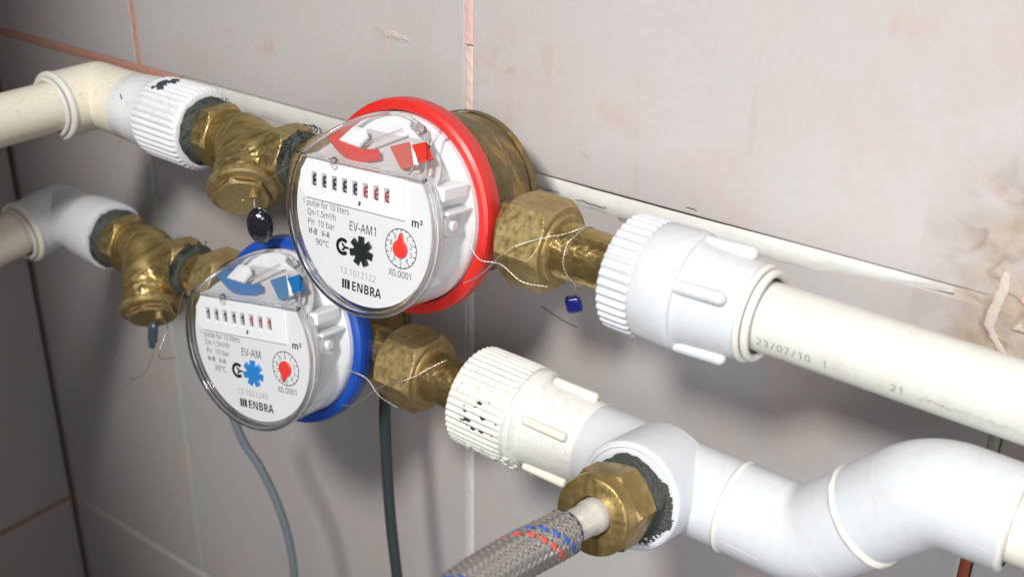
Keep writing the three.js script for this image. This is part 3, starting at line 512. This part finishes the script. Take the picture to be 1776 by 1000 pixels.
function bend(a, c, r) {                                          // a smooth arc of pipe between two directions from the origin
  const T0 = 7.6, ang = Math.acos(clamp(a.dot(c), -1, 1)), cen = a.clone().add(c).normalize().multiplyScalar(T0 / Math.cos(ang / 2)), e1 = a.clone().multiplyScalar(T0).sub(cen), e2 = c.clone().multiplyScalar(T0).sub(cen), tot = e1.angleTo(e2), ax = e1.clone().cross(e2).normalize(), pos = [], uv = [], idx = [], N = 20, K = 72;
  for (let i = 0; i <= N; i++) {
    const q = (i / N) * tot, out = e1.clone().multiplyScalar(Math.sin(tot - q) / Math.sin(tot)).addScaledVector(e2, Math.sin(q) / Math.sin(tot)), p = cen.clone().add(out); out.normalize();
    for (let k = 0; k <= K; k++) { const t = (k / K) * Math.PI * 2, w = p.clone().addScaledVector(out, r * Math.cos(t)).addScaledVector(ax, r * Math.sin(t)); pos.push(w.x, w.y, w.z); uv.push((k / K) * 4, i * 0.03); }
  }
  for (let i = 0; i < N; i++) for (let k = 0; k < K; k++) { const p = i * (K + 1) + k, q = p + K + 1; idx.push(p, p + 1, q, q, p + 1, q + 1); }
  const g = new THREE.BufferGeometry(); g.setAttribute('position', new THREE.Float32BufferAttribute(pos, 3)); g.setAttribute('uv', new THREE.Float32BufferAttribute(uv, 2)); g.setIndex(idx); g.computeVertexNormals(); return g;
}
function elbow45(label, at, into, out, l1, l2, ringAt, seams) {
  const t = thing('angled_elbow', label, 'pipe elbow', at);
  const R = 14.2, a = V3(...into).normalize(), c = V3(...out).normalize();
  part('elbow_body', [along(rev([[7.6, R], [l1 - 0.6, R], [l1, R - 0.6], [l1, 9]], { n: 72 }), a, V3(0, 0, 0)), bend(a, c, R), along(rev([[7.6, R], [l2 - 0.6, R], [l2, R - 0.6], [l2, 9]], { n: 72 }), c, V3(0, 0, 0))], M.whiteClean, t);
  part('weld_bead', ringAt.map(([d, l, r]) => along(rev([[-1.2, r - 1.2], [-0.9, r + 0.2], [0, r + 0.75], [0.9, r + 0.3], [1.3, r - 1]], { n: 96, sub: 2, crease: 1.2, mod: (x, q, rr) => rr + 0.3 * noise(q * 3, x, l) }), d === 'a' ? a : c, (d === 'a' ? a : c).clone().multiplyScalar(l))), M.bead, t);
  // moulding seams: [leg, distance, angle] to [distance, angle]
  for (const [leg, la, pa, lb, pb] of seams) {
    const d = leg === 'a' ? a : c, n2 = V3(0, 0, 1).cross(d).normalize(); if (n2.y < 0) n2.negate();
    const pts = []; for (let i = 0; i <= 12; i++) { const q = i / 12, l = la + (lb - la) * q, f = pa + (pb - pa) * q; pts.push(d.clone().multiplyScalar(l).addScaledVector(V3(0, 0, 1), (R + 0.02) * Math.cos(f)).addScaledVector(n2, (R + 0.02) * Math.sin(f))); }
    part('mould_seam', tube(pts, 0.11, 40, 5), M.seam, t);
  }
  return t;
}
const J1 = onL(171), J2 = [J1[0] + 31.5, J1[1] + 31.5, ZL];
elbow45('white angled elbow turning up, next to the tee', J1, [-1, 0.02, 0], [0.71, 0.70, 0], 22.4, 21.5, [['a', 22.6, 14], ['c', 21.9, 14.2]], [['a', 20, -0.2, 8, -0.25], ['c', 6, -0.15, 6, -1.3]]);
elbow45('white angled elbow turning level at the right edge', J2, [-0.71, -0.70, 0], [1, -0.02, 0], 21.5, 21, [['c', 20.5, 13.6]], [['a', 8.4, 1.3, 8.4, 0.1], ['c', 8.4, -0.1, 19, -0.2]]);
straightPipe('water_pipe', 'short cream pipe stub leaving the last white elbow', 90, 11, M.cream, [J2[0] + 19, J2[1] - 0.4, ZL], [1, -0.02, 0], null);

// ------------------------------------------------------------------ braided hose
{
  const b = V3(0, 0.21, 0.978).normalize(), o = V3(...onL(123.5));
  const t = thing('braided_hose', 'steel braided hose with red and blue threads and brass nut', 'hose', [o.x, o.y, o.z]);
  part('hex_nut', [along(hex(22.6, 26.5, 38, 5.4, 1.5), b, V3(0, 0, 0)), along(rev([[36, 9], [37.4, 11.9], [41.4, 11.9], [42.4, 11.5], [42.8, 10.8], [42.8, 6.4], [41.6, 5.8], [38, 5.6]], { n: 80 }), b, V3(0, 0, 0))], phys([0.86, 0.8, 0.66], 0.5, { metalness: 0.8, map: brassTex, roughnessMap: roughTex }), t);
  part('ferrule', along(rev([[38, 5.3], [43.4, 5.2], [44.4, 5.0], [46, 4.7], [55, 4.7], [57, 5.2], [58, 5.6]], { n: 64 }), b, V3(0, 0, 0)), M.steel, t);
  const P = [b.clone().multiplyScalar(56), b.clone().multiplyScalar(62), V3(-0.8, 15.6, 74), V3(-0.7, 18.6, 90), V3(1.5, 23, 108), V3(5, 29, 127)];
  const curve = new THREE.CatmullRomCurve3(P, false, 'centripetal'), N = 220, fr = curve.computeFrenetFrames(N, false);
  part('inner_tube', new THREE.TubeGeometry(curve, 160, 5.4, 24), M.liner, t);
  part('crimp_edge', along(torus(5.9, 0.7), b, b.clone().multiplyScalar(57)), M.liner2, t);
  const L = curve.getLength(), K = 14, turns = L / 36, sets = { steel: [], red: [], blue: [] };
  const pts = []; for (let i = 0; i <= N; i++) pts.push(curve.getPointAt(i / N));
  for (const dir of [-1, 1]) for (let kk = 0; kk < K; kk++) {
    const pos = [], idx = [], w = 1.12, hN = 5;
    for (let i = 4; i <= N; i++) {
      const s = i / N, ang = (kk / K) * Math.PI * 2 + dir * turns * s * Math.PI * 2, cross = turns * s * 2 * K;
      const r = 6.1 + 0.26 * dir * Math.cos(cross * Math.PI);
      const rad = (aa) => fr.normals[i].clone().multiplyScalar(Math.cos(aa)).addScaledVector(fr.binormals[i], Math.sin(aa));
      for (let q = 0; q < hN; q++) { const f = (q / (hN - 1)) * 2 - 1, off = (f * w) / r; const p = pts[i].clone().addScaledVector(rad(ang + off), r + 0.28 * Math.cos(f * 1.5)); pos.push(p.x, p.y, p.z); }
    }
    const rows = pos.length / 3 / hN;
    for (let i = 0; i < rows - 1; i++) for (let q = 0; q < hN - 1; q++) { const a = i * hN + q, c = a + hN; idx.push(a, a + 1, c, c, a + 1, c + 1); }
    const g = new THREE.BufferGeometry(); g.setAttribute('position', new THREE.Float32BufferAttribute(pos, 3)); g.setIndex(idx); g.computeVertexNormals();
    (dir > 0 && kk === 3 ? sets.red : dir > 0 && kk === 5 ? sets.blue : sets.steel).push(g);
  }
  part('braid', sets.steel, new THREE.MeshPhysicalMaterial({ color: lin(0.66, 0.63, 0.60), metalness: 0.92, roughness: 0.3, side: THREE.DoubleSide }), t, undefined, 'stuff');
  part('red_thread', sets.red, M.redThread, t); part('blue_thread', sets.blue, M.blueThread, t);
}

// ------------------------------------------------------------------ signal cables
function cable(label, pts, r, m) { const t = thing('signal_cable', label, 'cable', pts[0]); const o = V3(...pts[0]); part('sheath', tube(pts.map((p) => V3(...p).sub(o)), r, 120, 14), m, t); return t; }
cable('grey blue cable hanging from the blue meter', [[-80, -112, 62], [-76, -128, 60], [-70.5, -140, 57], [-63, -162, 54], [-59, -185, 53], [-58.5, -215, 54], [-60, -260, 56]], 1.75, M.cable);
cable('dark cable hanging behind, beside the stained coupling', [[-6, -66, 40], [-9, -90, 42], [-8.5, -115, 43], [-5.5, -145, 45], [-1, -172, 47], [3, -200, 48], [6, -250, 50]], 2.3, M.cableDark);

// ------------------------------------------------------------------ seal wires and seals
function twisted(pts, r = 0.11, seg = 140) {
  const c = new THREE.CatmullRomCurve3(pts.map((p) => (p.isVector3 ? p.clone() : V3(...p))), false, 'centripetal'), fr = c.computeFrenetFrames(seg, false), L = c.getLength(), out = [];
  for (const ph of [0, Math.PI]) { const q = []; for (let i = 0; i <= seg; i++) { const a = ((i / seg) * L) / 2.4 * Math.PI * 2 + ph; q.push(c.getPointAt(i / seg).addScaledVector(fr.normals[i], Math.cos(a) * r).addScaledVector(fr.binormals[i], Math.sin(a) * r)); } out.push(new THREE.TubeGeometry(new THREE.CatmullRomCurve3(q), seg * 2, r, 6)); }
  return out;
}
const around = (x, r, a, y0, z0) => V3(x, y0 + r * Math.cos(a), z0 + r * Math.sin(a));
{
  const t = thing('seal_wire', 'thin twisted wire looped around the union beside the red meter', 'wire');
  const y = yU(80), z = ZU;
  part('strand', [...twisted([V3(57, -8, 74), V3(64, -3, 75), around(74, 16.4, 1.35, y, z), around(83, 13, 0.95, y, z), around(87, 9.6, 0.55, y, z), around(90, 9.4, 0.0, y, z), around(89, 9.4, -0.8, y, z)]),
    ...twisted([around(90, 9.3, 0.1, y, z), around(88.5, 9.4, 0.9, y, z), around(88.5, 9.4, 1.6, y, z), around(91, 9.4, 2.3, y, z), around(95, 9.6, 3.0, y, z)]),
    ...twisted([V3(58, 8, 74), V3(63, 2, 74), around(70, 16.2, 1.75, y, z), around(77, 16, 2.05, y, z), around(83, 13, 2.35, y, z)])], M.wire, t);
}
{
  const t = thing('seal_wire', 'thin twisted wire looped around the union beside the blue meter', 'wire');
  const y = yL(27), z = ZL;
  part('strand', [...twisted([V3(0, -74, 74), V3(8, -70, 76), around(20, 16, 1.6, y, z), around(30, 13, 1.2, y, z), around(34, 9.8, 0.7, y, z), around(37, 9.4, 0.1, y, z)]), ...twisted([V3(3, -58, 74), around(12, 15.6, 1.6, y, z), around(17, 16, 1.95, y, z), around(22, 15.5, 2.35, y, z)])], M.wire, t);
}
{
  const t = thing('seal_wire', 'fine wire from the upper strainer cap to the red meter cover', 'wire');
  part('strand', twisted([eyeU, eyeU.clone().add(V3(4, 6, 2)), V3(-24, 9, 78), V3(-12, 16, 83), V3(-5, 21, 82)], 0.08), M.wire, t);
  const q = thing('seal_wire', 'fine wires from the lower strainer cap to the blue meter cover', 'wire');
  part('strand', [...twisted([eyeL, eyeL.clone().add(V3(8, 12, 2)), V3(-84, -62, 80), V3(-72, -47, 84), V3(-62, -40, 84)], 0.13), ...twisted([eyeL, eyeL.clone().add(V3(10, 0, 4)), V3(-90, -80, 86), V3(-75, -74, 89)], 0.13)], M.wire, q);
  const s1 = thing('seal', 'glossy black oval seal hanging from the upper strainer cap', 'seal', [eyeU.x, eyeU.y, eyeU.z]);
  part('loop', tube([[0, 0, 0], [0.8, -3, 0.8], [1.4, -6, 1.0]], 0.22, 16, 6), M.wire, s1);
  const oval = new THREE.SphereGeometry(1, 40, 28), op = oval.attributes.position;
  for (let i = 0; i < op.count; i++) { const x = op.getX(i), y = op.getY(i), z = op.getZ(i), b = 1 + 0.10 * noise(x * 2.4, y * 2.4, z * 2.4); op.setXYZ(i, x * 4.3 * b, y * 6.3 * b, z * 2.4 * b); }
  oval.computeVertexNormals();
  part('body', oval.rotateY(0.6).rotateZ(0.05).translate(3.4, -10, 1.2), M.seal, s1);
  part('rim', new THREE.TorusGeometry(1, 0.09, 10, 48).scale(4.4, 6.4, 3).rotateY(0.6).translate(3.4, -10, 1.2), M.seal, s1);
  const s2 = thing('seal', 'small dark steel blue seal hanging under the lower strainer', 'seal', [eyeL.x, eyeL.y, eyeL.z]);
  part('loop', tube([[0, 0, 0], [-1.5, -1.5, 1], [-3, -3, 1]], 0.22, 12, 6), M.wire, s2);
  part('body', [new THREE.CapsuleGeometry(2.4, 6.5, 8, 20).scale(1, 1, 0.75).rotateZ(-0.25).translate(-4.2, -8.5, 1.4), new THREE.CylinderGeometry(1.4, 1.4, 3, 16).rotateZ(-0.25).translate(-5.8, -14.2, 1.4)], M.sealGrey, s2);
  const w = thing('loose_wire', 'loose frayed wire trailing from the small dark seal', 'wire', [eyeL.x, eyeL.y, eyeL.z]);
  part('strand', [tube([[-5.6, -14, 1.4], [-8, -22, 1], [-15, -31, 0], [-25, -39, -2], [-32, -43, -3]], 0.16, 50, 5), tube([[-31, -42, -3], [-37, -41, -4], [-45, -37, -5]], 0.14, 20, 5), tube([[-31, -42, -3], [-37, -48, -4], [-42, -53, -4]], 0.14, 20, 5)], M.wire, w);
  const s3 = thing('seal', 'small blue square seal hanging under the upper union', 'seal', [80, -19, 46]);
  part('body', [box(5.4, 6.0, 3.6, 0, 0, 0, 1.5).rotateZ(0.22).rotateY(0.5), new THREE.CylinderGeometry(1.7, 1.9, 4.6, 20).rotateX(Math.PI / 2).rotateY(0.5)], M.sealBlue, s3);
  part('loop', tube([[0, 3, 0], [1.5, 8, 2], [3, 12, 4]], 0.2, 16, 6), M.wire, s3);
}
renderer.render(scene, camera);
